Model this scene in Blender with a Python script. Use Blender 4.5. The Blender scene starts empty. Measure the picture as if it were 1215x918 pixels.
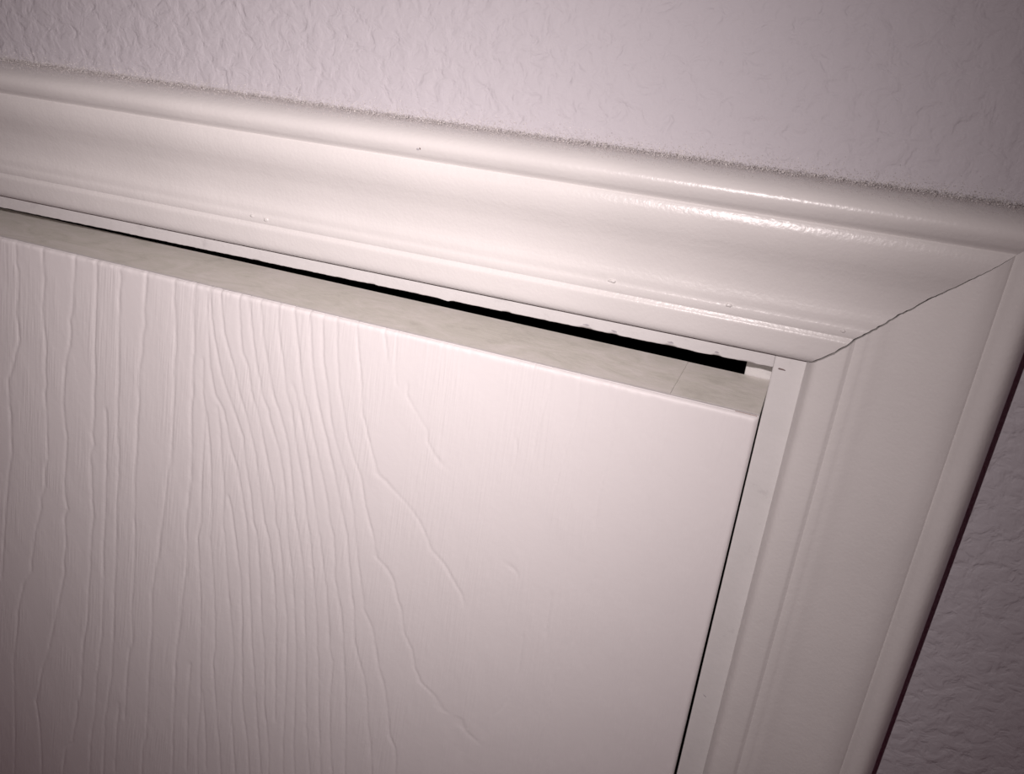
import bpy, bmesh, math, random
import numpy as np
from mathutils import Matrix, Vector

random.seed(7)
rng = np.random.default_rng(11)
scene = bpy.context.scene
COL = scene.collection

# ---------------------------------------------------------------------------
# All measures below are millimetres; the inner corner of the door frame
# (head jamb meets right jamb, front edge) is the origin, 2.05 m above the floor.
# X right along the wall, Y into the wall, Z up.
# ---------------------------------------------------------------------------
MM = 0.001
BASE = 2050.0                      # height of the frame corner above the floor

def P(x, y, z):
    return (x * MM, y * MM, (z + BASE) * MM)

# ---- camera ----------------------------------------------------------------
cam_data = bpy.data.cameras.new('camera')
cam = bpy.data.objects.new('camera', cam_data)
COL.objects.link(cam)
cam_data.sensor_fit = 'HORIZONTAL'
cam_data.sensor_width = 36.0
cam_data.lens = 1032.3 / 1215 * 36.0
cam_data.clip_start = 0.005
cam_data.clip_end = 20
RIGHT = Vector((0.928516, 0.360414, 0.089212))
FWD = Vector((-0.296994, 0.865156, -0.404103))
UP = Vector((-0.222827, 0.348721, 0.910353))
m = Matrix.Identity(4)
for i in range(3):
    m[i][0], m[i][1], m[i][2] = RIGHT[i], UP[i], -FWD[i]
m.translation = Vector(P(6.81, -280.93, 102.39))
cam.matrix_world = m
scene.camera = cam

# ---- dim mauve room light ----------------------------------------------------
world = bpy.data.worlds.new('dim_room')
scene.world = world
world.use_nodes = True
bg = world.node_tree.nodes['Background']
bg.inputs['Color'].default_value = (1.0, 0.18, 0.36, 1)
bg.inputs['Strength'].default_value = 0.030

# ---- the phone's flash beside the lens ------------------------------------------
fl = bpy.data.lights.new('phone_flash', 'SPOT')
flash = bpy.data.objects.new('phone_flash', fl)
COL.objects.link(flash)
fl.energy = 6.4
fl.color = (1.0, 0.895, 0.89)
fl.shadow_soft_size = 0.0016
fl.spot_size = math.radians(150)
fl.spot_blend = 0.3
flash.location = P(-34, -281, 116)
aim = Vector(P(-188, 0, -58)) - flash.location
flash.rotation_euler = aim.to_track_quat('-Z', 'Y').to_euler()

# beam profile of the flash: brightest on its axis, falling off to the sides
fl.use_nodes = True
lt = fl.node_tree
l_em = lt.nodes['Emission']
l_tc = lt.nodes.new('ShaderNodeTexCoord')
l_sep = lt.nodes.new('ShaderNodeSeparateXYZ')
lt.links.new(l_tc.outputs['Normal'], l_sep.inputs[0])
def l_math(op, a, b=None):
    n = lt.nodes.new('ShaderNodeMath'); n.operation = op
    for k, v in enumerate((a, b)):
        if v is None: continue
        if isinstance(v, (int, float)): n.inputs[k].default_value = v
        else: lt.links.new(v, n.inputs[k])
    return n.outputs[0]
l_th = l_math('ARCCOSINE', l_math('MINIMUM', l_math('ABSOLUTE', l_sep.outputs['Z']), 1.0))
l_fall = l_math('EXPONENT', l_math('MULTIPLY', l_math('POWER', l_math('DIVIDE', l_th, 0.628), 2.1), -1.0))
lt.links.new(l_fall, l_em.inputs['Strength'])

# ---- exposure --------------------------------------------------------------------
vs_ = scene.view_settings
vs_.view_transform = 'Standard'
vs_.look = 'None'
vs_.exposure = 0.0
vs_.gamma = 1.0
vs_.use_curve_mapping = False

# ---------------------------------------------------------------------------
# measured frame
# ---------------------------------------------------------------------------
RV, RS = 5.6, 9.9            # reveal of the head jamb, of the right jamb
W = 57.0                     # casing width
HS, CS, VS = 0.0027, 0.0054, 0.0068   # the old frame is slightly out of square
GR, GS = 18.05, 0.0075       # gap over the door at the right, its closing to the left
DG, DGS = 0.62, 0.0105       # gap beside the door, its opening downwards
YD, T = -1.4, 37.6           # door face, door thickness
OPEN_W = 772.0               # opening width
FLOOR = -BASE

# ---------------------------------------------------------------------------
# materials
# ---------------------------------------------------------------------------
def new_mat(name, base, rough, spec=0.5):
    mt = bpy.data.materials.new(name)
    mt.use_nodes = True
    nt = mt.node_tree
    b = nt.nodes['Principled BSDF']
    b.inputs['Base Color'].default_value = (*base, 1)
    b.inputs['Roughness'].default_value = rough
    b.inputs['Specular IOR Level'].default_value = spec
    return mt, nt, b

def N(nt, kind, **kw):
    n = nt.nodes.new(kind)
    for k, v in kw.items():
        setattr(n, k, v)
    return n

def obj_coord(nt, scale=(1, 1, 1)):
    tc = N(nt, 'ShaderNodeTexCoord')
    mp = N(nt, 'ShaderNodeMapping')
    mp.inputs['Scale'].default_value = scale
    nt.links.new(tc.outputs['Object'], mp.inputs['Vector'])
    return mp.outputs['Vector']

def noise(nt, vec, scale, detail=3, rough=0.5, dist=0.0):
    n = N(nt, 'ShaderNodeTexNoise')
    n.inputs['Scale'].default_value = scale
    n.inputs['Detail'].default_value = detail
    n.inputs['Roughness'].default_value = rough
    n.inputs['Distortion'].default_value = dist
    nt.links.new(vec, n.inputs['Vector'])
    return n.outputs['Fac']

def ramp(nt, fac, stops):
    r = N(nt, 'ShaderNodeValToRGB')
    el = r.color_ramp.elements
    while len(el) < len(stops):
        el.new(0.5)
    for e, (p, c) in zip(el, stops):
        e.position = p
        e.color = (*c, 1) if len(c) == 3 else c
    nt.links.new(fac, r.inputs['Fac'])
    return r.outputs['Color']

def bump(nt, height, dist, strength=1.0, normal=None):
    b = N(nt, 'ShaderNodeBump')
    b.inputs['Distance'].default_value = dist
    b.inputs['Strength'].default_value = strength
    nt.links.new(height, b.inputs['Height'])
    if normal is not None:
        nt.links.new(normal, b.inputs['Normal'])
    return b.outputs['Normal']

def mat_trim():
    mt, nt, b = new_mat('glossy_white_trim_paint', (0.80, 0.775, 0.765), 0.30, 0.42)
    v = obj_coord(nt)
    n1 = bump(nt, noise(nt, v, 900, 3), 0.00009)
    n2 = bump(nt, noise(nt, v, 220, 2), 0.00010, normal=n1)
    nt.links.new(n2, b.inputs['Normal'])
    c = ramp(nt, noise(nt, v, 25, 4), [(0.3, (0.685, 0.662, 0.648)), (0.7, (0.725, 0.70, 0.685))])
    nt.links.new(c, b.inputs['Base Color'])
    return mt

def mat_jamb():
    mt, nt, b = new_mat('worn_white_jamb_paint', (0.78, 0.76, 0.75), 0.4, 0.4)
    v = obj_coord(nt)
    nt.links.new(bump(nt, noise(nt, v, 500, 4), 0.00010), b.inputs['Normal'])
    c = ramp(nt, noise(nt, v, 90, 6, 0.65), [(0.27, (0.56, 0.54, 0.54)), (0.40, (0.70, 0.685, 0.675)), (0.8, (0.74, 0.72, 0.715))])
    nt.links.new(c, b.inputs['Base Color'])
    return mt

def mat_door():
    mt, nt, b = new_mat('white_moulded_door_paint', (0.82, 0.785, 0.785), 0.5, 0.35)
    # grain fans out towards the left of the door: x' = x * exp(0.6 (z - top))
    tc = N(nt, 'ShaderNodeTexCoord')
    sp = N(nt, 'ShaderNodeSeparateXYZ')
    nt.links.new(tc.outputs['Object'], sp.inputs[0])
    def mth(op, a, bb=None):
        n = N(nt, 'ShaderNodeMath', operation=op)
        for k, w in enumerate((a, bb)):
            if w is None: continue
            if isinstance(w, (int, float)): n.inputs[k].default_value = w
            else: nt.links.new(w, n.inputs[k])
        return n.outputs[0]
    ex = mth('EXPONENT', mth('MULTIPLY', mth('SUBTRACT', sp.outputs['Z'], BASE * MM), 0.6))
    cb = N(nt, 'ShaderNodeCombineXYZ')
    nt.links.new(mth('MULTIPLY', sp.outputs['X'], ex), cb.inputs['X'])
    nt.links.new(mth('MULTIPLY', sp.outputs['Z'], 0.055), cb.inputs['Z'])
    v = cb.outputs[0]
    pores = noise(nt, v, 800, 1, 0.5)                       # short vertical pore streaks
    patch = noise(nt, obj_coord(nt, (1, 1, 0.45)), 55, 3)
    mr = ramp(nt, patch, [(0.40, (0, 0, 0)), (0.60, (1, 1, 1))])
    mul = N(nt, 'ShaderNodeMath', operation='MULTIPLY')
    nt.links.new(pores, mul.inputs[0])
    nt.links.new(mr, mul.inputs[1])
    n1 = bump(nt, mul.outputs[0], 0.00026)
    n2 = bump(nt, noise(nt, obj_coord(nt), 420, 3), 0.00006, normal=n1)
    nt.links.new(n2, b.inputs['Normal'])
    return mt

def mat_door_edge():
    mt, nt, b = new_mat('grey_primed_door_edge', (0.72, 0.69, 0.62), 0.6, 0.3)
    v = obj_coord(nt, (0.6, 1, 1))
    c = ramp(nt, noise(nt, v, 75, 7, 0.68, 1.2), [(0.28, (0.70, 0.675, 0.62)), (0.43, (0.82, 0.795, 0.735)), (0.55, (0.87, 0.835, 0.79)), (0.72, (0.95, 0.91, 0.88))])
    nt.links.new(c, b.inputs['Base Color'])
    nt.links.new(bump(nt, noise(nt, v, 400, 4), 0.00012), b.inputs['Normal'])
    return mt

def mat_wall():
    mt, nt, b = new_mat('textured_white_wall_paint', (0.54, 0.515, 0.545), 0.75, 0.25)
    v = obj_coord(nt)
    a = noise(nt, v, 170, 3, 0.5, 0.4)
    pl = ramp(nt, a, [(0.36, (0, 0, 0)), (0.47, (0.5, 0.5, 0.5)), (0.53, (0.62, 0.62, 0.62)), (0.66, (1, 1, 1))])
    n1 = bump(nt, pl, 0.00042)
    n2 = bump(nt, noise(nt, v, 700, 3), 0.00006, normal=n1)
    nt.links.new(n2, b.inputs['Normal'])
    return mt

def mat_plain(name, base, rough, scale=60, spread=0.06):
    mt, nt, b = new_mat(name, base, rough, 0.3)
    lo = tuple(max(0, c - spread) for c in base)
    hi = tuple(min(1, c + spread) for c in base)
    c = ramp(nt, noise(nt, obj_coord(nt), scale, 5, 0.6), [(0.3, lo), (0.7, hi)])
    nt.links.new(c, b.inputs['Base Color'])
    return mt

M_TRIM, M_JAMB, M_DOOR, M_EDGE, M_WALL = mat_trim(), mat_jamb(), mat_door(), mat_door_edge(), mat_wall()
M_DUST = mat_plain('grey_dust', (0.52, 0.485, 0.475), 0.95, 400, 0.10)
M_CRUMB = mat_plain('pale_plaster_crumbs', (0.72, 0.69, 0.67), 0.9, 400, 0.08)
M_SCUFF = mat_plain('brown_scuff', (0.22, 0.17, 0.16), 0.8, 500, 0.05)
M_BARE = mat_plain('bare_hardboard', (0.46, 0.36, 0.33), 0.8, 300, 0.06)
M_CHIP = mat_plain('grey_undercoat', (0.42, 0.40, 0.42), 0.7, 300, 0.06)
M_CEIL = mat_plain('white_ceiling_paint', (0.75, 0.73, 0.73), 0.8, 80, 0.02)
M_FLOOR = mat_plain('beige_carpet', (0.36, 0.31, 0.27), 0.95, 300, 0.08)
M_DARK = mat_plain('far_room_paint', (0.45, 0.42, 0.41), 0.9, 20, 0.02)

# ---------------------------------------------------------------------------
# helpers
# ---------------------------------------------------------------------------
def tag(o, label, cat=None, kind=None, group=None):
    o['label'] = label
    if cat: o['category'] = cat
    if kind: o['kind'] = kind
    if group: o['group'] = group
    return o

def link(name, me, mat, parent=None):
    o = bpy.data.objects.new(name, me)
    COL.objects.link(o)
    if mat is not None:
        me.materials.append(mat)
    if parent is not None:
        o.parent = parent
    return o

def mesh_obj(name, verts, faces, mat, parent=None, smooth_angle=None):
    me = bpy.data.meshes.new(name)
    me.from_pydata([P(*v) for v in verts], [], faces)
    bm = bmesh.new()
    bm.from_mesh(me)
    bmesh.ops.recalc_face_normals(bm, faces=bm.faces)
    if smooth_angle is not None:
        for f in bm.faces: f.smooth = True
        for e in bm.edges:
            if len(e.link_faces) == 2 and e.calc_face_angle(0) > smooth_angle:
                e.smooth = False
    bm.to_mesh(me)
    bm.free()
    return link(name, me, mat, parent)

def box_data(x0, x1, y0, y1, z0, z1, shx=0.0, shz=0.0, bev=0.0):
    """box, x sheared by z (shx) and z sheared by x (shz)"""
    vs = []
    for x in (x0, x1):
        for y in (y0, y1):
            for z in (z0, z1):
                vs.append((x + shx * z, y, z + shz * x))
    fs = [(0, 1, 3, 2), (4, 6, 7, 5), (0, 4, 5, 1), (2, 3, 7, 6), (0, 2, 6, 4), (1, 5, 7, 3)]
    return vs, fs

def box(name, x0, x1, y0, y1, z0, z1, mat, parent=None, shx=0.0, shz=0.0, bev=0.0):
    v, f = box_data(x0, x1, y0, y1, z0, z1, shx, shz)
    o = mesh_obj(name, v, f, mat, parent)
    if bev > 0:
        bm = bmesh.new(); bm.from_mesh(o.data)
        bmesh.ops.bevel(bm, geom=list(bm.edges), offset=bev * MM, segments=2, affect='EDGES', profile=0.5)
        bm.to_mesh(o.data); bm.free()
    return o

def multi_box(name, boxes, mat, parent=None):
    V, Fc = [], []
    for b in boxes:
        v, f = box_data(*b)
        k = len(V)
        V += v
        Fc += [tuple(i + k for i in q) for q in f]
    return mesh_obj(name, V, Fc, mat, parent)

def catmull(pts, n):
    pts = [np.array(p, float) for p in pts]
    out = []
    for i in range(len(pts) - 1):
        p1, p2 = pts[i], pts[i + 1]
        p0 = pts[i - 1] if i else 2 * p1 - p2
        p3 = pts[i + 2] if i + 2 < len(pts) else 2 * p2 - p1
        for k in range(n):
            t = k / n
            out.append(0.5 * ((2 * p1) + (-p0 + p2) * t + (2 * p0 - 5 * p1 + 4 * p2 - p3) * t * t + (-p0 + 3 * p1 - 3 * p2 + p3) * t ** 3))
    out.append(pts[-1])
    return out

class Noise1:
    """smooth 1-d value noise"""
    def __init__(self, seed):
        self.v = np.random.default_rng(seed).uniform(-1, 1, 4096)
    def __call__(self, t):
        t = np.asarray(t, float)
        i = np.floor(t).astype(int); f = t - i; f = f * f * (3 - 2 * f)
        return self.v[i % 4096] * (1 - f) + self.v[(i + 1) % 4096] * f

# ---------------------------------------------------------------------------
# large structure: walls, floor, ceiling
# ---------------------------------------------------------------------------
CEIL = 390.0
XL, XR = -1900.0, 900.0
wall = multi_box('wall_front', [
    (XL, XR, 0.0, 115, 20.0, CEIL),
    (22.0, XR, 0.0, 115, FLOOR, 20.0),
    (XL, -OPEN_W - 32, 0.0, 115, FLOOR, 20.0)], M_WALL)
tag(wall, 'white wall with rough stippled plaster texture around the door frame', 'wall', 'structure')

fl_o = box('floor', XL, XR, -2200, 2600, FLOOR - 20, FLOOR, M_FLOOR)
tag(fl_o, 'beige carpeted floor below the door', 'floor', 'structure')
ce_o = box('ceiling', XL, XR, -2200, 2600, CEIL, CEIL + 20, M_CEIL)
tag(ce_o, 'plain white ceiling above the door wall', 'ceiling', 'structure')
far = box('wall_back', XL, XR, 2500, 2600, FLOOR, CEIL, M_DARK)
tag(far, 'far wall of the dark room behind the door', 'wall', 'structure')
fl_s = box('wall_left', XL - 80, XL, 115, 2600, FLOOR, CEIL, M_DARK)
tag(fl_s, 'left side wall of the dark room behind the door', 'wall', 'structure')
fr_s = box('wall_right', XR, XR + 80, 115, 2600, FLOOR, CEIL, M_DARK)
tag(fr_s, 'right side wall of the dark room behind the door', 'wall', 'structure')

# ---------------------------------------------------------------------------
# casing: one moulded profile, (s = distance from the inner edge, h = height off the wall)
# ---------------------------------------------------------------------------
SEGS = [
    ([(0.0, 0.0), (0.2, 1.6)], 1),
    ([(0.2, 1.6), (0.7, 4.2), (1.3, 6.4), (2.1, 8.1), (3.2, 9.0), (5.0, 9.5), (8.5, 9.85), (10.2, 9.95), (10.9, 9.85)], 5),
    ([(10.9, 9.85), (11.5, 9.55), (12.2, 9.25)], 4),
    ([(12.2, 9.25), (13.0, 9.5), (14.0, 9.64), (14.9, 9.62), (15.6, 9.5), (16.3, 9.44), (17.2, 9.47), (18.3, 9.47), (19.6, 9.32), (21.0, 9.15), (23.0, 9.12), (26.0, 9.5), (30.0, 10.5),
      (33.5, 11.9), (36.5, 13.2), (39.5, 14.1), (42.0, 14.35), (44.0, 14.1), (45.2, 13.75)], 6),
    ([(45.2, 13.75), (45.8, 13.2)], 1),
    ([(45.8, 13.2), (46.5, 13.7), (48.0, 14.9), (50.3, 15.8), (52.4, 15.6), (54.3, 14.2), (55.8, 11.7), (56.7, 8.7), (57.0, 5.6)], 6),
    ([(57.0, 5.6), (57.0, 0.0)], 1),
]
PROFILE = []
for pts, n in SEGS:
    c = catmull(pts, n)
    PROFILE += [tuple(q) for q in (c if not PROFILE else c[1:])]

jag = Noise1(3)
jag2 = Noise1(5)
def mitre_gap(s):
    """half width of the opened joint and its jagged run"""
    g = 0.50 * max(0.0, 1 - s / 47.0) ** 0.6 if s < 47 else 0.0
    j = (0.40 * float(jag(s * 0.32)) + 0.20 * float(jag2(s * 1.3))) * (1 - max(0, (s - 30)) / 30)
    return g, (j if s < 46 else 0.0)

def casing_mesh(name, kind, label):
    """kind: head, right or left"""
    n = len(PROFILE)
    rows = []
    if kind == 'head':
        fr = np.concatenate([np.linspace(0, 0.05, 6)[:-1], np.linspace(0.05, 0.95, 150), np.linspace(0.95, 1, 14)[1:]])
    else:
        fr = np.concatenate([np.linspace(0, 0.2, 50)[:-1], np.linspace(0.2, 1, 20)])
    wob = Noise1(21 if kind == 'head' else 22)
    V = []
    for t in fr:
        for (s, h) in PROFILE:
            g, j = mitre_gap(s)
            if kind == 'head':
                xr = RS + s - g + j + VS * (RV + s)
                xl = -OPEN_W - RS - s
                x = xl + (xr - xl) * t
                dh = 0.05 * float(wob(x * 0.05 + s * 0.11)) + 0.03 * float(wob(x * 0.21 + 50 + s * 0.2))
                V.append((x, -(h + (dh if h > 1 else 0)), RV + s + HS * x))
            else:
                zt = RV + s + (HS * (RS + s) if kind == 'right' else HS * (-OPEN_W - s)) 
                if kind == 'right':
                    zt += -g - j
                z = zt + (FLOOR - zt) * t
                dh = 0.05 * float(wob(z * 0.05 + s * 0.11))
                x = RS + s if kind == 'right' else -OPEN_W - RS - s
                V.append((x + VS * z * (1 if kind == 'right' else 1), -(h + (dh if h > 1 else 0)), z))
    Fc = []
    for i in range(len(fr) - 1):
        for k in range(n - 1):
            a = i * n + k
            Fc.append((a, a + 1, a + n + 1, a + n))
        Fc.append((i * n + n - 1, i * n, (i + 1) * n, (i + 1) * n + n - 1))
    Fc.append(tuple(range(n)))
    e = (len(fr) - 1) * n
    Fc.append(tuple(range(e + n - 1, e - 1, -1)))
    o = mesh_obj(name, V, Fc, M_TRIM, None, math.radians(28))
    return tag(o, label, 'door casing', 'structure')

head = casing_mesh('trim_1', 'head', 'horizontal white moulded casing running over the top of the door')
side = casing_mesh('trim_2', 'right', 'vertical white moulded casing on the right of the door')
# fillet added between right casing and wall to narrow the casing's shadow
V, Fc = [], []
cz = np.concatenate([np.arange(62.0, -420, -2.0), [-900.0, -1500.0, FLOOR]])
cn = Noise1(61)
for z in cz:
    wz = 1.8 + 0.3 * float(cn(z * 0.12)) + 0.2 * float(cn(z * 0.55 + 30))
    x0 = RS + W + VS * z
    for (dx, dy) in ((-0.6, 0.0), (-0.6, -wz * 1.2), (0.0, -wz * 1.15), (wz * 0.22, -wz * 0.55), (wz * 0.5, -wz * 0.22), (wz * 1.0, -0.05), (wz * 1.0, 0.0)):
        V.append((x0 + dx, dy, z))
for i in range(len(cz) - 1):
    for k in range(7):
        a, b2 = i * 7 + k, i * 7 + (k + 1) % 7
        Fc.append((a, b2, b2 + 7, a + 7))
Fc.append(tuple(range(7))); Fc.append(tuple(range(len(V) - 1, len(V) - 8, -1)))
mesh_obj('added_fillet', V, Fc, M_WALL, side, math.radians(40))
left = casing_mesh('trim_3', 'left', 'vertical white moulded casing on the left of the door')

# ---------------------------------------------------------------------------
# jambs with their stops; the head jamb's lower front edge is chipped
# ---------------------------------------------------------------------------
chips = [(-119.0, 2.2, -0.45), (-202.2, 1.6, 0.35), (-94.8, 1.5, 0.4), (-64.4, 2.2, 0.7), (-54.3, 1.6, 0.5),
         (-34.4, 1.8, 0.6), (-24.2, 3.0, -0.25), (-18.6, 1.2, 0.5), (-150, 1.5, 0.3), (-8, 2.0, 0.35)]
en = Noise1(31)
xs = np.concatenate([np.arange(-OPEN_W, -420, 20.0), np.arange(-420, 0, 0.7), [0.0]])
V, Fc = [], []
for x in xs:
    c = 0.10 * float(en(x * 0.45)) + 0.06 * float(en(x * 1.7 + 99))
    for (cxx, wdt, amp) in chips:
        c += amp * math.exp(-((x - cxx) / wdt) ** 4)
    zz = CS * x
    for (y, z) in ((0.0, 19.0), (0.0, 0.75 + c), (0.12, 0.3 + c), (0.5, 0.05 + c * 0.6), (1.2, 0.0), (115.0, 0.0), (115.0, 19.0)):
        V.append((x, y - 0.05, z + zz))
n = 7
for i in range(len(xs) - 1):
    for k in range(n):
        a, b2 = i * n + k, i * n + (k + 1) % n
        Fc.append((a, b2, b2 + n, a + n))
Fc.append(tuple(range(n)))
Fc.append(tuple(range(len(V) - 1, len(V) - n - 1, -1)))
hj = mesh_obj('trim_4', V, Fc, M_JAMB, None, math.radians(35))
tag(hj, 'chipped white head jamb, thin strip between casing and dark gap', 'door jamb', 'structure')
hs_o = box('door_stop', -OPEN_W + 10.5, -10.5, YD + T + 0.3, YD + T + 35, -9.5, 0.0, M_JAMB, hj, 0, CS, 0.6)
for (cxx, wdt, amp) in chips:
    if amp <= 0.45: continue
    vs2, nn = [], 9
    for k in range(nn):
        a = 2 * math.pi * k / nn
        r = random.uniform(0.6, 1.15)
        vs2.append((cxx + math.cos(a) * wdt * 0.75 * r, -0.09, 0.95 + amp * 0.9 + math.sin(a) * 0.42 * r + CS * cxx))
    fr2 = [(v[0], v[1] + 0.06, v[2]) for v in vs2]
    fc2 = [tuple(range(nn)), tuple(range(2 * nn - 1, nn - 1, -1))] + [(k, (k + 1) % nn, nn + (k + 1) % nn, nn + k) for k in range(nn)]
    mesh_obj('paint_chip', vs2 + fr2, fc2, M_CHIP, hj)

rj = box('trim_5', 0.0, 19.0, -0.06, 115, FLOOR, 19.0, M_JAMB, None, VS, 0, 0.55)
tag(rj, 'white side jamb strip right of the door', 'door jamb', 'structure')
box('door_stop', -10.3, 0.0, YD + T + 0.3, YD + T + 35, FLOOR, -0.6, M_JAMB, rj, VS, 0, 0.5)
lj = box('trim_6', -OPEN_W - 19.0, -OPEN_W, -0.06, 115, FLOOR, 14.0, M_JAMB, None, VS, 0, 0.55)
tag(lj, 'white side jamb strip left of the door', 'door jamb', 'structure')
box('door_stop', -OPEN_W, -OPEN_W + 10.3, YD + T + 0.3, YD + T + 35, FLOOR, -5.6, M_JAMB, lj, VS, 0, 0.5)

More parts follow.
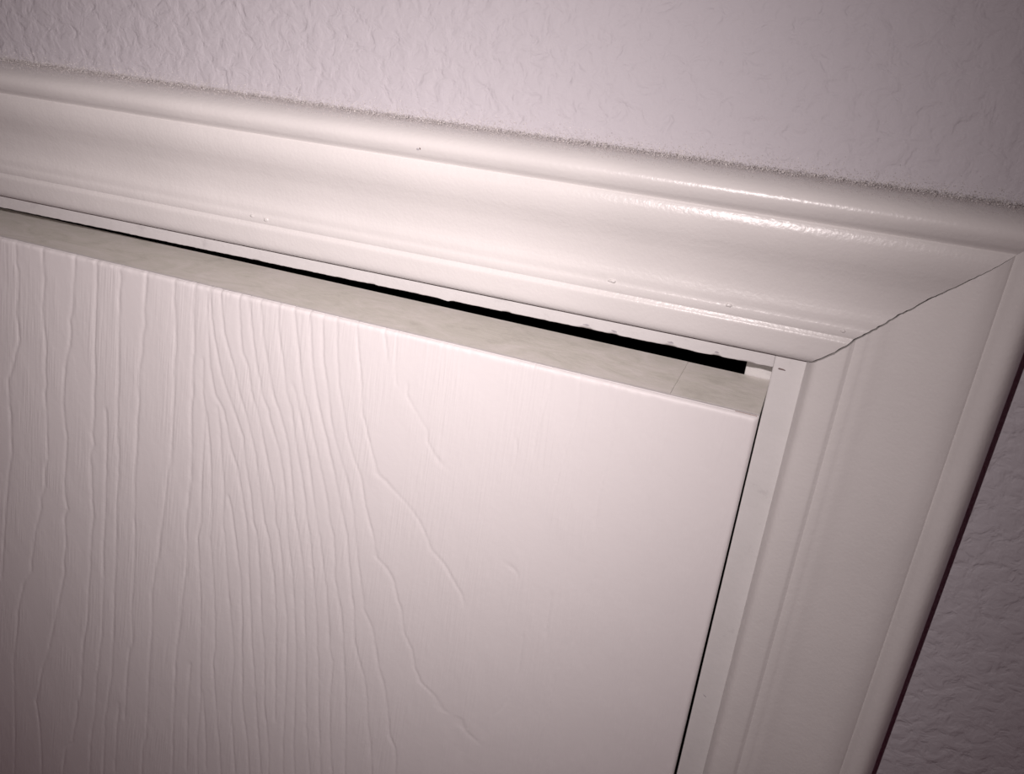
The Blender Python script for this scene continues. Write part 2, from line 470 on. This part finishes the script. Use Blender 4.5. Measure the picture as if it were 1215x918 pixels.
# ---------------------------------------------------------------------------
# the door: grained hardboard face, top rail, stiles, back skin
# each grain groove: depth, width of left flank, width of right flank, x,z run down the face
# ---------------------------------------------------------------------------
GRAIN = [
    (0.3, 1.1, 0.9, [-330.1,-17.4, -331.6,-25.5, -330.6,-29.2, -332.0,-36.7, -333.5,-42.3, -335.9,-49.8, -336.1,-56.5, -336.4,-63.8, -340.4,-72.4, -343.6,-79.8, -347.8,-87.4, -349.3,-96.9, -350.1,-106.8, -351.5,-117.0, -353.7,-130.2, -358.0,-142.2, -360.6,-151.6, -363.8,-163.3, -367.9,-178.3, -372.0,-194.8, -378.1,-218.3]),
    (0.3, 1.1, 0.9, [-314.5,-18.0, -315.2,-23.6, -315.4,-30.7, -317.3,-37.8, -319.0,-43.4, -319.6,-51.7, -319.8,-60.1, -320.7,-67.1, -322.8,-77.0, -323.2,-83.7, -325.3,-90.0, -325.6,-98.2, -326.9,-107.7, -328.1,-116.9, -329.2,-126.7, -332.3,-133.8, -334.0,-144.2, -338.0,-151.4, -338.7,-157.2, -342.2,-165.9, -345.8,-174.9, -348.8,-185.5, -351.6,-193.5, -353.2,-202.2, -357.5,-208.2, -361.4,-214.7, -365.2,-225.2, -369.2,-235.4, -372.9,-251.7, -377.1,-265.6, -380.1,-276.9, -382.8,-294.6, -385.9,-311.1, -390.0,-336.7, -397.8,-374.7]),
    (0.3, 1.1, 0.9, [-296.1,-17.0, -297.1,-24.0, -299.1,-32.2, -301.1,-42.5, -303.2,-47.0, -303.7,-53.6, -305.4,-60.2, -307.8,-65.8, -310.0,-72.3, -312.5,-83.3, -314.3,-95.3, -314.7,-104.9, -314.5,-110.4, -316.8,-121.7, -319.0,-131.0, -320.3,-137.6, -321.0,-147.7, -320.4,-152.5, -323.5,-158.5, -324.4,-168.0, -325.3,-177.7, -328.1,-186.6, -329.1,-195.0, -331.8,-203.6, -335.0,-212.5, -336.9,-218.9, -338.9,-224.2, -343.2,-236.2, -347.6,-248.6, -350.7,-257.6, -357.0,-271.2, -361.7,-285.7, -364.2,-293.2, -367.2,-301.0, -367.0,-311.5, -368.0,-324.6, -370.0,-342.8, -373.0,-362.7]),
    (0.3, 1.1, 0.9, [-283.8,-16.2, -285.6,-29.5, -287.4,-39.7, -291.0,-61.1, -292.2,-71.9, -294.2,-83.1, -295.6,-94.0, -298.0,-104.1, -297.7,-109.5, -300.6,-115.3, -302.0,-129.8, -303.3,-143.3, -303.7,-152.3, -306.3,-161.7, -308.5,-173.7, -310.7,-187.5, -313.5,-199.8, -315.1,-211.4, -317.4,-221.8, -320.1,-231.4, -322.7,-239.4, -325.5,-254.7, -328.3,-270.5, -330.4,-280.7, -333.4,-286.4, -335.3,-297.5, -339.8,-311.2, -342.3,-321.7, -348.3,-329.2, -352.2,-342.1, -354.7,-353.8]),
    (0.3, 1.1, 0.9, [-287.6,-86.2, -288.3,-95.7, -290.2,-111.1, -292.5,-127.1, -294.2,-138.6, -297.2,-155.7, -299.9,-170.8, -301.9,-188.8, -304.9,-207.7, -308.1,-228.5, -310.9,-238.8, -312.9,-249.6, -315.8,-260.4, -318.9,-277.0, -321.4,-291.3, -323.6,-298.7, -328.0,-315.1, -330.3,-329.6, -332.5,-343.0]),
    (0.3, 1.1, 0.9, [-271.4,-18.0, -271.2,-22.1, -272.7,-27.0, -274.9,-43.4, -276.7,-57.0, -278.5,-72.0, -279.9,-79.5, -282.5,-101.7, -282.6,-108.9, -284.8,-125.8, -287.6,-138.5, -289.6,-155.3, -292.5,-177.1, -295.9,-195.7, -297.9,-210.0, -300.0,-225.4, -302.7,-240.8, -304.9,-255.9, -308.9,-269.7, -310.6,-278.4, -313.5,-289.1, -316.3,-306.4, -321.2,-337.5]),
    (0.3, 1.1, 0.9, [-301.6,-272.7, -303.4,-283.4, -306.1,-293.4, -308.8,-312.8, -312.1,-333.1]),
    (0.3, 1.1, 0.9, [-257.3,-18.3, -258.5,-26.0, -260.0,-34.0, -260.0,-40.2, -261.8,-44.5, -263.0,-53.9, -265.1,-60.5, -267.0,-72.5, -267.9,-81.2, -269.3,-87.2, -271.8,-105.9, -273.4,-114.1, -274.8,-122.8, -276.3,-138.9, -277.4,-144.5, -277.4,-151.4, -279.7,-168.1, -282.5,-188.8, -284.4,-195.8, -285.6,-207.1, -287.3,-225.0, -289.6,-231.0, -291.9,-241.1, -293.9,-251.3, -295.7,-262.2, -297.8,-276.0, -299.6,-286.1]),
    (0.3, 1.1, 0.9, [-242.4,-18.7, -243.4,-25.2, -243.2,-33.9, -244.3,-47.3, -246.3,-60.1, -247.2,-71.4, -248.3,-78.8, -250.0,-92.9, -252.2,-108.0, -254.3,-112.2, -255.5,-120.8, -258.1,-133.2, -261.3,-146.2, -264.6,-163.0, -267.3,-172.5, -270.8,-186.7, -272.3,-204.8, -273.4,-213.4, -275.4,-225.3, -278.3,-243.7, -279.5,-253.0, -281.3,-268.8, -283.5,-282.0, -284.7,-290.7, -288.0,-299.8, -291.3,-322.9]),
    (0.3, 1.1, 0.9, [-232.1,-19.3, -233.9,-31.9, -234.3,-44.7, -235.9,-54.5, -237.0,-68.8, -238.2,-73.3, -238.9,-86.5, -239.5,-97.4, -241.1,-112.4, -242.6,-120.1, -245.0,-132.4, -245.9,-138.4, -246.0,-149.4, -246.9,-161.5, -250.0,-175.1, -252.9,-189.1, -253.8,-197.9, -256.9,-212.5, -259.4,-227.4, -260.2,-236.8, -262.7,-257.1, -264.1,-267.2, -268.5,-311.9]),
    (0.27, 1.4, 0.45, [-226.2,-21.0, -226.5,-36.4, -226.4,-52.3, -224.6,-65.0, -220.3,-71.3, -218.9,-81.2, -217.2,-91.1, -214.6,-97.4, -212.6,-111.2, -210.9,-125.5, -210.5,-133.8, -210.6,-157.2, -210.4,-181.6, -210.6,-198.7, -210.1,-207.2, -209.4,-233.9, -208.7,-262.0, -208.1,-281.4]),
    (0.27, 1.4, 0.45, [-229.7,-47.9, -231.0,-66.6, -230.3,-73.9, -232.9,-95.5, -235.5,-118.1, -236.2,-133.5, -239.2,-143.1, -239.7,-167.4, -240.6,-193.0, -242.2,-211.2, -242.8,-220.4, -244.8,-249.2, -249.2,-280.7, -250.2,-301.8]),
    (0.27, 1.4, 0.45, [-229.6,-73.8, -229.0,-94.4, -229.6,-116.3, -230.5,-131.7, -231.9,-140.7, -231.3,-164.4, -232.0,-189.8, -233.0,-207.6, -234.9,-217.2, -234.8,-244.9, -234.2,-273.8, -234.5,-294.2]),
    (0.27, 1.4, 0.45, [-249.1,-222.9, -253.1,-252.8, -255.9,-283.8, -258.0,-305.6]),
    (0.27, 1.4, 0.45, [-242.8,-238.8, -242.5,-248.2, -243.1,-277.9, -244.4,-299.0]),
    (0.27, 1.4, 0.45, [-224.1,-69.0, -223.6,-72.2, -222.7,-82.2, -222.9,-92.7, -222.2,-106.8, -222.6,-114.2, -224.2,-129.7, -223.4,-138.0, -223.1,-161.6, -222.3,-186.1, -221.5,-203.0, -221.9,-211.9, -225.0,-240.7, -225.1,-269.6, -224.8,-289.5]),
    (0.27, 1.4, 0.45, [-220.2,-113.5, -218.5,-124.1, -217.5,-136.0, -215.4,-158.9, -215.7,-183.6, -216.9,-201.2, -216.8,-209.9, -218.0,-237.6, -215.8,-265.2, -215.7,-285.1]),
    (0.27, 1.4, 0.45, [-224.4,-20.6, -224.3,-29.8, -223.2,-40.1, -221.3,-51.1, -220.2,-56.0, -217.7,-63.3, -214.8,-69.9, -212.9,-76.2, -210.6,-82.4, -210.5,-89.3, -209.7,-96.0, -208.0,-109.8, -207.1,-124.3, -205.1,-132.0, -204.3,-155.0, -204.3,-179.3, -203.3,-195.8, -203.5,-204.5, -204.4,-231.7, -202.7,-259.2, -203.2,-279.1]),
    (0.27, 1.4, 0.45, [-219.2,-19.6, -218.3,-34.6, -214.1,-49.4, -211.5,-61.8, -209.3,-68.5, -206.8,-78.0, -204.7,-87.6, -202.4,-108.2, -201.0,-122.3, -199.0,-130.0, -196.6,-152.3, -196.0,-176.2, -196.8,-193.3, -197.0,-201.9, -197.7,-228.8, -198.0,-242.8]),
    (0.27, 1.4, 0.45, [-209.9,-18.3, -209.9,-32.8, -209.5,-40.8, -206.7,-47.7, -205.4,-60.2, -202.8,-66.9, -201.0,-76.4, -199.2,-86.1, -195.4,-106.0, -195.0,-120.5, -193.0,-128.1, -191.6,-150.5, -189.8,-173.9, -190.5,-190.8, -190.6,-199.3, -191.9,-226.3, -193.7,-255.0, -194.1,-274.6]),
    (0.27, 1.4, 0.45, [-204.9,-18.4, -203.8,-34.5, -202.2,-46.6, -200.1,-58.9, -197.2,-65.4, -196.0,-71.7, -192.0,-84.1, -190.5,-94.0, -189.6,-104.3, -188.8,-118.5, -188.6,-126.6, -186.3,-148.7, -185.5,-172.2, -185.0,-188.6, -185.1,-197.1, -186.2,-223.8, -187.4,-252.1, -186.9,-271.1]),
    (0.27, 1.4, 0.45, [-199.5,-18.5, -198.9,-30.4, -196.6,-45.3, -194.4,-57.5, -191.9,-64.1, -189.0,-73.2, -187.1,-82.8, -185.6,-103.1, -184.4,-117.1, -182.7,-124.7, -180.0,-146.4, -180.2,-170.2, -179.5,-186.4, -179.6,-194.8, -179.8,-221.1, -179.2,-248.3, -177.7,-266.7]),
    (0.27, 1.4, 0.45, [-191.2,-18.6, -191.1,-28.7, -189.1,-43.6, -188.0,-54.6, -185.4,-62.4, -184.5,-72.0, -182.9,-81.6, -179.6,-101.3, -178.3,-115.1, -176.9,-122.8, -175.2,-144.8, -173.4,-167.7, -173.4,-184.0, -172.6,-192.0, -172.7,-218.0, -171.9,-244.9, -171.5,-263.7]),
    (0.27, 1.4, 0.45, [-185.2,-48.9, -183.2,-54.7, -181.6,-61.5, -180.0,-70.8, -178.0,-80.2, -175.4,-100.0, -173.3,-113.6, -171.9,-121.2, -169.3,-142.7, -168.6,-146.3, -167.1,-165.3, -166.6,-181.3, -164.7,-188.8, -166.4,-215.3, -165.9,-242.1, -164.6,-260.3]),
    (0.27, 1.4, 0.45, [-183.7,-18.8, -182.6,-26.8, -181.1,-41.7, -179.5,-53.8, -177.2,-60.3, -175.6,-69.6, -173.2,-78.9, -168.0,-101.3, -166.9,-111.0, -164.8,-118.7, -163.8,-132.6, -164.2,-138.7, -162.3,-150.1, -160.7,-156.6, -159.4,-171.5, -158.3,-192.6, -157.6,-208.9, -157.3,-231.9, -157.4,-256.2]),
    (0.27, 1.4, 0.45, [-176.3,-18.4, -175.8,-31.3, -175.1,-40.3, -173.3,-52.3, -171.9,-58.9, -167.1,-77.2, -163.7,-91.0, -160.9,-103.6, -158.0,-116.5, -156.9,-130.3, -155.2,-147.5, -154.1,-154.2, -153.3,-172.3, -150.8,-182.0, -147.7,-191.3, -146.0,-203.9, -145.1,-219.3, -143.2,-231.2, -142.2,-250.6]),
    (0.27, 1.4, 0.45, [-170.5,-19.6, -170.1,-37.5, -167.9,-48.0, -166.8,-60.2, -164.7,-69.4, -162.0,-78.2, -158.4,-87.8, -155.1,-103.7, -153.8,-115.1, -152.3,-128.7, -149.3,-147.2, -148.6,-153.0, -144.2,-161.6, -142.1,-172.1, -140.4,-182.0, -137.2,-191.4, -135.5,-201.5, -134.1,-212.2, -133.3,-221.0, -130.2,-227.6, -129.4,-233.0, -129.4,-244.3]),
    (0.25, 1.1, 0.4, [-164.0,-19.0, -163.7,-32.0, -162.8,-45.1, -160.5,-56.6, -158.3,-68.7, -155.1,-77.9, -152.0,-84.1, -149.4,-98.3, -145.7,-110.7, -143.0,-122.9, -138.2,-126.1, -134.7,-131.5, -132.2,-141.0, -130.3,-145.3, -128.4,-157.6, -123.6,-166.7, -122.3,-174.6, -118.5,-182.6, -111.5,-187.1, -107.1,-193.7, -105.2,-193.3, -102.6,-194.7, -97.9,-194.9, -95.9,-200.3, -90.4,-200.4, -86.4,-206.2, -82.8,-207.1]),
    (0.25, 0.9, 0.4, [-154.9,-19.4, -153.9,-31.2, -152.6,-41.1, -151.9,-54.4, -149.5,-63.0, -146.7,-72.2, -143.9,-81.7, -140.5,-82.9, -138.4,-85.2, -134.9,-85.3, -133.6,-88.6, -129.1,-92.1, -124.0,-97.5, -120.3,-104.2, -117.4,-110.4, -112.1,-114.1, -106.7,-121.7, -102.0,-128.2, -100.7,-134.4]),
    (0.2, 0.8, 0.4, [-143.0,-18.9, -141.7,-24.7, -141.2,-30.8]),
    (0.2, 0.8, 0.4, [-137.6,-26.1, -137.7,-33.2, -137.2,-37.8, -134.8,-40.8]),
    (0.2, 0.8, 0.4, [-132.1,-36.1, -132.2,-42.0, -129.4,-46.4, -125.4,-51.7, -122.6,-55.0, -121.9,-60.5, -119.1,-64.7, -114.9,-69.0, -108.5,-71.0]),
    (0.17, 0.7, 0.5, [-88.3,-104.3, -83.6,-105.2, -79.4,-108.3, -78.3,-112.5]),
    (0.17, 0.7, 0.5, [-74.6,-25.6, -76.0,-33.9, -77.7,-43.0, -78.0,-55.7]),
    (0.17, 0.7, 0.5, [-63.8,-19.6, -62.9,-28.8, -65.0,-43.2, -66.2,-52.4, -67.8,-62.0, -68.6,-69.7]),
    (0.17, 0.7, 0.5, [-86.2,-46.7, -84.4,-53.9, -85.6,-63.4]),
    (0.17, 0.7, 0.5, [-47.0,-97.5, -48.6,-108.9, -50.2,-121.2, -52.6,-135.8]),
    (0.17, 0.7, 0.5, [-63.8,-111.5, -64.0,-126.3, -64.3,-136.5]),
    (0.17, 0.7, 0.5, [-73.3,-136.4, -73.7,-159.2, -77.8,-177.4, -82.9,-187.0]),
    (0.17, 0.7, 0.5, [-57.3,-152.4, -58.9,-171.6, -60.5,-191.7, -61.8,-209.9]),
    (0.17, 0.7, 0.5, [-48.8,-31.9, -49.4,-45.9, -50.6,-60.6, -50.5,-79.2]),
]

DOOR_W = OPEN_W - 4.0
def top_z(x): return -GR + GS * (-x)
def edge_x(z): return -DG + DGS * (z + 12.0)       # right edge of the door

door = bpy.data.objects.new('door_1', None)
COL.objects.link(door)
door.location = P(-OPEN_W / 2, 0, FLOOR)
tag(door, 'white door with embossed wood grain, sagging under a dark gap', 'door', 'structure')

def door_child(o):
    o.parent = door
    o.matrix_parent_inverse = Matrix.Translation(-Vector(door.location))
    return o

# grid in door coordinates: u = distance from the right edge, d = distance below the top edge
us = np.concatenate([[0, 0.1, 0.28, 0.55, 0.9, 1.3], np.arange(1.75, 425, 0.45), np.arange(426, DOOR_W, 1.6), [DOOR_W]])
ds = np.concatenate([[0, 0.1, 0.28, 0.55, 0.9, 1.4], np.arange(2.2, 380, 0.9), np.arange(384, 2015, 14.0), [2020.0]])
nu, nd = len(us), len(ds)
U, D = np.meshgrid(us, ds)
X = -DG - U
Z0 = -GR - D
X = X + DGS * (Z0 + 12.0)                 # lean of the edge
Z = Z0 + GS * (U)                         # slope of the top
Hh = np.zeros_like(X)
def groove(depth, wl, wr, zz, xx, seed, jit=0.16, broken=0.0):
    """zz descending run; adds one groove to Hh"""
    global Hh
    n1, n2, n3 = Noise1(seed), Noise1(seed + 500), Noise1(seed + 900)
    o = np.argsort(zz)
    zz, xx = np.array(zz)[o], np.array(xx)[o]
    x_guess = np.interp(Z0[:, 0], zz, xx)
    zr = Z0[:, 0] + GS * np.clip(-x_guess, 0, DOOR_W)
    xl = np.interp(zr, zz, xx)
    sl = np.interp(zr, zz, np.gradient(xx, zz))
    xl = xl + jit * n1(zr * 0.55) + 0.7 * jit * n2(zr * 1.5)
    u = (X - xl[:, None]) / np.sqrt(1 + np.clip(sl, -3, 3) ** 2)[:, None]
    prof = np.exp(-(u / np.where(u < 0, wl, wr)) ** 2)
    fade = np.clip((zr - zz[0]) / 4.0, 0, 1) * np.clip((zz[-1] - zr) / 2.5, 0, 1)
    amp = depth * (0.85 + 0.35 * n3(zr * 0.12))
    if broken > 0:
        amp = amp * np.clip(0.5 + 1.6 * n2(zr * 0.45 + 7), 0, 1.3)
    Hh += prof * (amp * fade)[:, None]

for gi, (dep, wl, wr, run) in enumerate(GRAIN):
    gx, gz = list(run[0::2]), list(run[1::2])
    if gz[0] > top_z(gx[0]) - 12 and dep > 0.1:            # reaches the top edge
        gx.insert(0, gx[0]); gz.insert(0, top_z(gx[0]) + 4)
    if dep > 0.12 and len(gx) > 9 and gz[-1] < -170 + (gx[-1] + 2) * 0.486:                         # carries on down the door
        slope = (gx[-1] - gx[-5]) / (gz[-1] - gz[-5])
        wv = Noise1(700 + gi)
        z, x = gz[-1], gx[-1]
        while z > -2030:
            z -= 20.0
            x += -slope * 20.0 * 0.3 + float(wv(z * 0.02)) * 1.6
            gx.append(x); gz.append(z)
    keep = [0]
    for k in range(1, len(gz)):
        if gz[k] < gz[keep[-1]] - 0.15: keep.append(k)
    groove(dep, wl, wr, [gz[k] for k in keep], [gx[k] for k in keep], 40 + gi, broken=(1.0 if dep < 0.1 else 0.0))
# further grain left of the traced part of the door
gx0 = -392.0
while gx0 > -DOOR_W + 6:
    gx0 -= random.uniform(9, 19)
    wv = Noise1(int(-gx0 * 3))
    zz = np.arange(6, -2030, -15.0)
    xx = gx0 + 3 * wv(zz * 0.006) + 2.0 * wv(zz * 0.03 + 40) + 0.22 * (np.maximum(zz, -400) + 150) + 0.02 * np.minimum(zz + 400, 0)
    groove(0.28, 1.2, 0.9, list(zz), list(xx), int(-gx0))
# rounded arris at top and right edge
r = 1.7
def roundover(d):
    q = np.clip(r - d, 0, r)
    return r - np.sqrt(np.maximum(r * r - q * q, 0))
en2 = Noise1(77)
Y = YD + Hh + roundover(D * (1 + 0.25 * en2(X * 0.6))) + roundover(U)
nv = nu * nd
co = np.empty((nv, 3), np.float32)
co[:, 0] = (X * MM).ravel(); co[:, 1] = (Y * MM).ravel(); co[:, 2] = ((Z + BASE) * MM).ravel()
idx = np.arange(nv).reshape(nd, nu)
quads = np.stack([idx[:-1, :-1], idx[:-1, 1:], idx[1:, 1:], idx[1:, :-1]], -1).reshape(-1, 4)
# back sheet of the skin closes along the border
ring = np.concatenate([idx[0, :], idx[1:, -1], idx[-1, -2::-1], idx[-2:0:-1, 0]])
back = co[ring].copy(); back[:, 1] = (YD + 3.2) * MM
bi = np.arange(nv, nv + len(ring))
rim = np.stack([ring, np.roll(ring, -1), np.roll(bi, -1), bi], -1)
allco = np.concatenate([co, back]); allq = np.concatenate([quads, rim])
me = bpy.data.meshes.new('door_face')
me.vertices.add(len(allco)); me.vertices.foreach_set('co', allco.ravel())
me.loops.add(allq.size); me.loops.foreach_set('vertex_index', allq.ravel().astype(np.int32))
me.polygons.add(len(allq)); me.polygons.foreach_set('loop_start', np.arange(0, allq.size, 4, dtype=np.int32))
me.polygons.foreach_set('use_smooth', np.concatenate([np.ones(len(quads), bool), np.zeros(len(rim), bool)]))
me.update(calc_edges=True); me.validate()
face = door_child(link('face_panel', me, M_DOOR))
face['label'] = 'white hardboard face embossed with wood grain'

def door_box(name, u0, u1, y0, y1, d0, d1, mat, bev=0.0):
    vs2 = []
    for u in (u1, u0):
        for y in (y0, y1):
            for d in (d1, d0):
                z0 = -GR - d
                vs2.append((-DG - u + DGS * (z0 + 12.0), y, z0 + GS * u))
    fs = [(0, 1, 3, 2), (4, 6, 7, 5), (0, 4, 5, 1), (2, 3, 7, 6), (0, 2, 6, 4), (1, 5, 7, 3)]
    o = mesh_obj(name, vs2, fs, mat)
    if bev:
        bm = bmesh.new(); bm.from_mesh(o.data)
        bmesh.ops.bevel(bm, geom=list(bm.edges), offset=bev * MM, segments=2, affect='EDGES')
        bm.to_mesh(o.data); bm.free()
    return door_child(o)

STILE = 31.0
top_rail = door_box('top_rail', STILE + 0.06, DOOR_W - STILE - 0.12, YD + 3.2, YD + T - 0.1, 0.0, 60, M_EDGE)
top_rail['label'] = 'bare greyish top edge of the door'
stile_r = door_box('stile', 0.0, STILE, YD + 3.2, YD + T - 0.1, 0.0, 2020, M_EDGE, 0.12)
stile_r['label'] = 'end of the right stile, jointed to the top rail'
door_box('stile', DOOR_W - STILE, DOOR_W, YD + 3.2, YD + T - 0.1, 0.0, 2020, M_EDGE, 0.12)
door_box('bottom_rail', STILE + 0.2, DOOR_W - STILE - 0.2, YD + 3.3, YD + T - 0.1, 1950, 2020, M_EDGE, 0.2)
door_box('back_panel', STILE + 0.2, DOOR_W - STILE - 0.2, YD + T - 3.5, YD + T - 0.1, 60.2, 1949.5, M_DOOR)
# ---------------------------------------------------------------------------
# small marks: scuffs, paint lumps, bare corner, dust on top of the head casing
# ---------------------------------------------------------------------------
def blob(name, cx_, cy_, cz_, rx, ry, rz, mat, parent, seed, rot=0.0):
    rr = random.Random(seed)
    bm = bmesh.new()
    bmesh.ops.create_icosphere(bm, subdivisions=2, radius=1.0)
    for v in bm.verts:
        k = rr.uniform(0.75, 1.2)
        x, y, z = v.co.x * rx * k, v.co.y * ry * k, v.co.z * rz * k
        x, z = x * math.cos(rot) - z * math.sin(rot), x * math.sin(rot) + z * math.cos(rot)
        v.co = P(cx_ + x, cy_ + y, cz_ + z)
    me = bpy.data.meshes.new(name)
    for f in bm.faces: f.smooth = True
    bm.to_mesh(me); bm.free()
    return link(name, me, mat, parent)

blob('scuff', 2.8, -0.08, 0.2, 1.25, 0.06, 0.30, M_SCUFF, rj, 1, -0.1)
blob('scuff', 2.6, -0.08, -139.5, 0.9, 0.05, 0.18, M_CHIP, rj, 2, -0.6)
blob('speck', -125.1, -15.75, 54.9, 0.50, 0.15, 0.35, M_CHIP, head, 3)
blob('speck', -124.3, -15.85, 55.2, 0.22, 0.12, 0.40, M_SCUFF, head, 33, 0.5)
blob('speck', -174.6, -14.0, 47.8, 0.9, 0.10, 0.14, M_CHIP, head, 4, -0.2)
blob('paint_lump', -196.0, -9.35, 19.6, 1.6, 0.5, 0.7, M_TRIM, head, 5)
blob('paint_lump', -190.0, -9.35, 19.2, 1.2, 0.45, 0.9, M_TRIM, head, 6)
blob('paint_lump', -17.0, -9.6, 21.0, 1.2, 0.5, 0.6, M_TRIM, head, 7)
blob('paint_lump', -55.4, -9.5, 21.4, 1.4, 0.5, 0.6, M_TRIM, head, 8)
blob('paint_lump', 18.0, -9.6, 19.9, 0.8, 0.4, 0.6, M_TRIM, head, 9)
blob('paint_lump', 56.9, -13.2, -8.6, 0.5, 0.4, 0.9, M_TRIM, side, 10)

bc = mesh_obj('bare_corner', *[
    [(-8.2, YD + 0.75, -18.35), (-1.6, YD + 0.75, -18.45), (-1.4, YD + 1.5, -17.98), (-8.9, YD + 1.5, -17.93),
     (-8.2, YD + 1.3, -18.6), (-1.6, YD + 1.3, -18.7), (-1.4, YD + 2.0, -18.3), (-8.9, YD + 2.0, -18.2)],
    [(0, 1, 2, 3), (4, 7, 6, 5), (0, 4, 5, 1), (1, 5, 6, 2), (2, 6, 7, 3), (3, 7, 4, 0)]], M_BARE)
door_child(bc)
bc['label'] = 'chipped brown corner of the face panel'

def grains(name, count, make, mat):
    base_v = np.array([(1, 0, 0), (-1, 0, 0), (0, 1, 0), (0, -1, 0), (0, 0, 1), (0, 0, -1)], float)
    base_f = np.array([(0, 2, 4), (2, 1, 4), (1, 3, 4), (3, 0, 4), (2, 0, 5), (1, 2, 5), (3, 1, 5), (0, 3, 5)])
    V, Fc = [], []
    for i in range(count):
        (x, y, z), s = make()
        q, _ = np.linalg.qr(rng.normal(size=(3, 3)))
        v = (base_v * rng.uniform(0.5, 1.2, (6, 3)) * s) @ q
        V.append(v + np.array([x, y, z])); Fc.append(base_f + 6 * i)
    V = np.concatenate(V); Fc = np.concatenate(Fc)
    V[:, 2] += BASE
    me = bpy.data.meshes.new(name)
    me.from_pydata((V * MM).tolist(), [], Fc.tolist())
    return link(name, me, mat)

TOPZ = RV + W
def dust_spot():
    x = rng.uniform(-345, 70)
    s = rng.uniform(0.05, 0.21)
    if rng.random() < 0.30:                                  # clinging to the wall above the ledge
        return (x, -0.1 - s * 0.3, TOPZ + HS * x + rng.exponential(1.3)), s
    d = 13.0 * rng.beta(1.0, 1.35)
    drop = float(np.interp(d, (0, 5.6, 8.7, 11.7, 14.2), (0, 0, 0.3, 1.2, 2.7)))
    pile = 1.1 * max(0.0, 1 - d / 9.0) * rng.random()
    return (x, -d - 0.05, TOPZ + HS * x - drop + pile + s * 0.3), s
dust = grains('dust', 32000, dust_spot, M_DUST)
tag(dust, 'grey dust lying along the top ledge of the head casing', 'dust', 'stuff')
def crumb_spot():
    x = rng.uniform(-345, 70)
    k = rng.random()
    s = rng.uniform(0.08, 0.28)
    if k < 0.55:
        return (x, -0.15, TOPZ + HS * x + rng.gamma(1.6, 0.9)), s
    return (x, -rng.uniform(0.3, 9), TOPZ + HS * x + 0.5 + s * 0.4), s
cr = grains('plaster_crumbs', 3600, crumb_spot, M_CRUMB)
tag(cr, 'pale plaster crumbs caught between the wall and the casing ledge', 'crumbs', 'stuff')
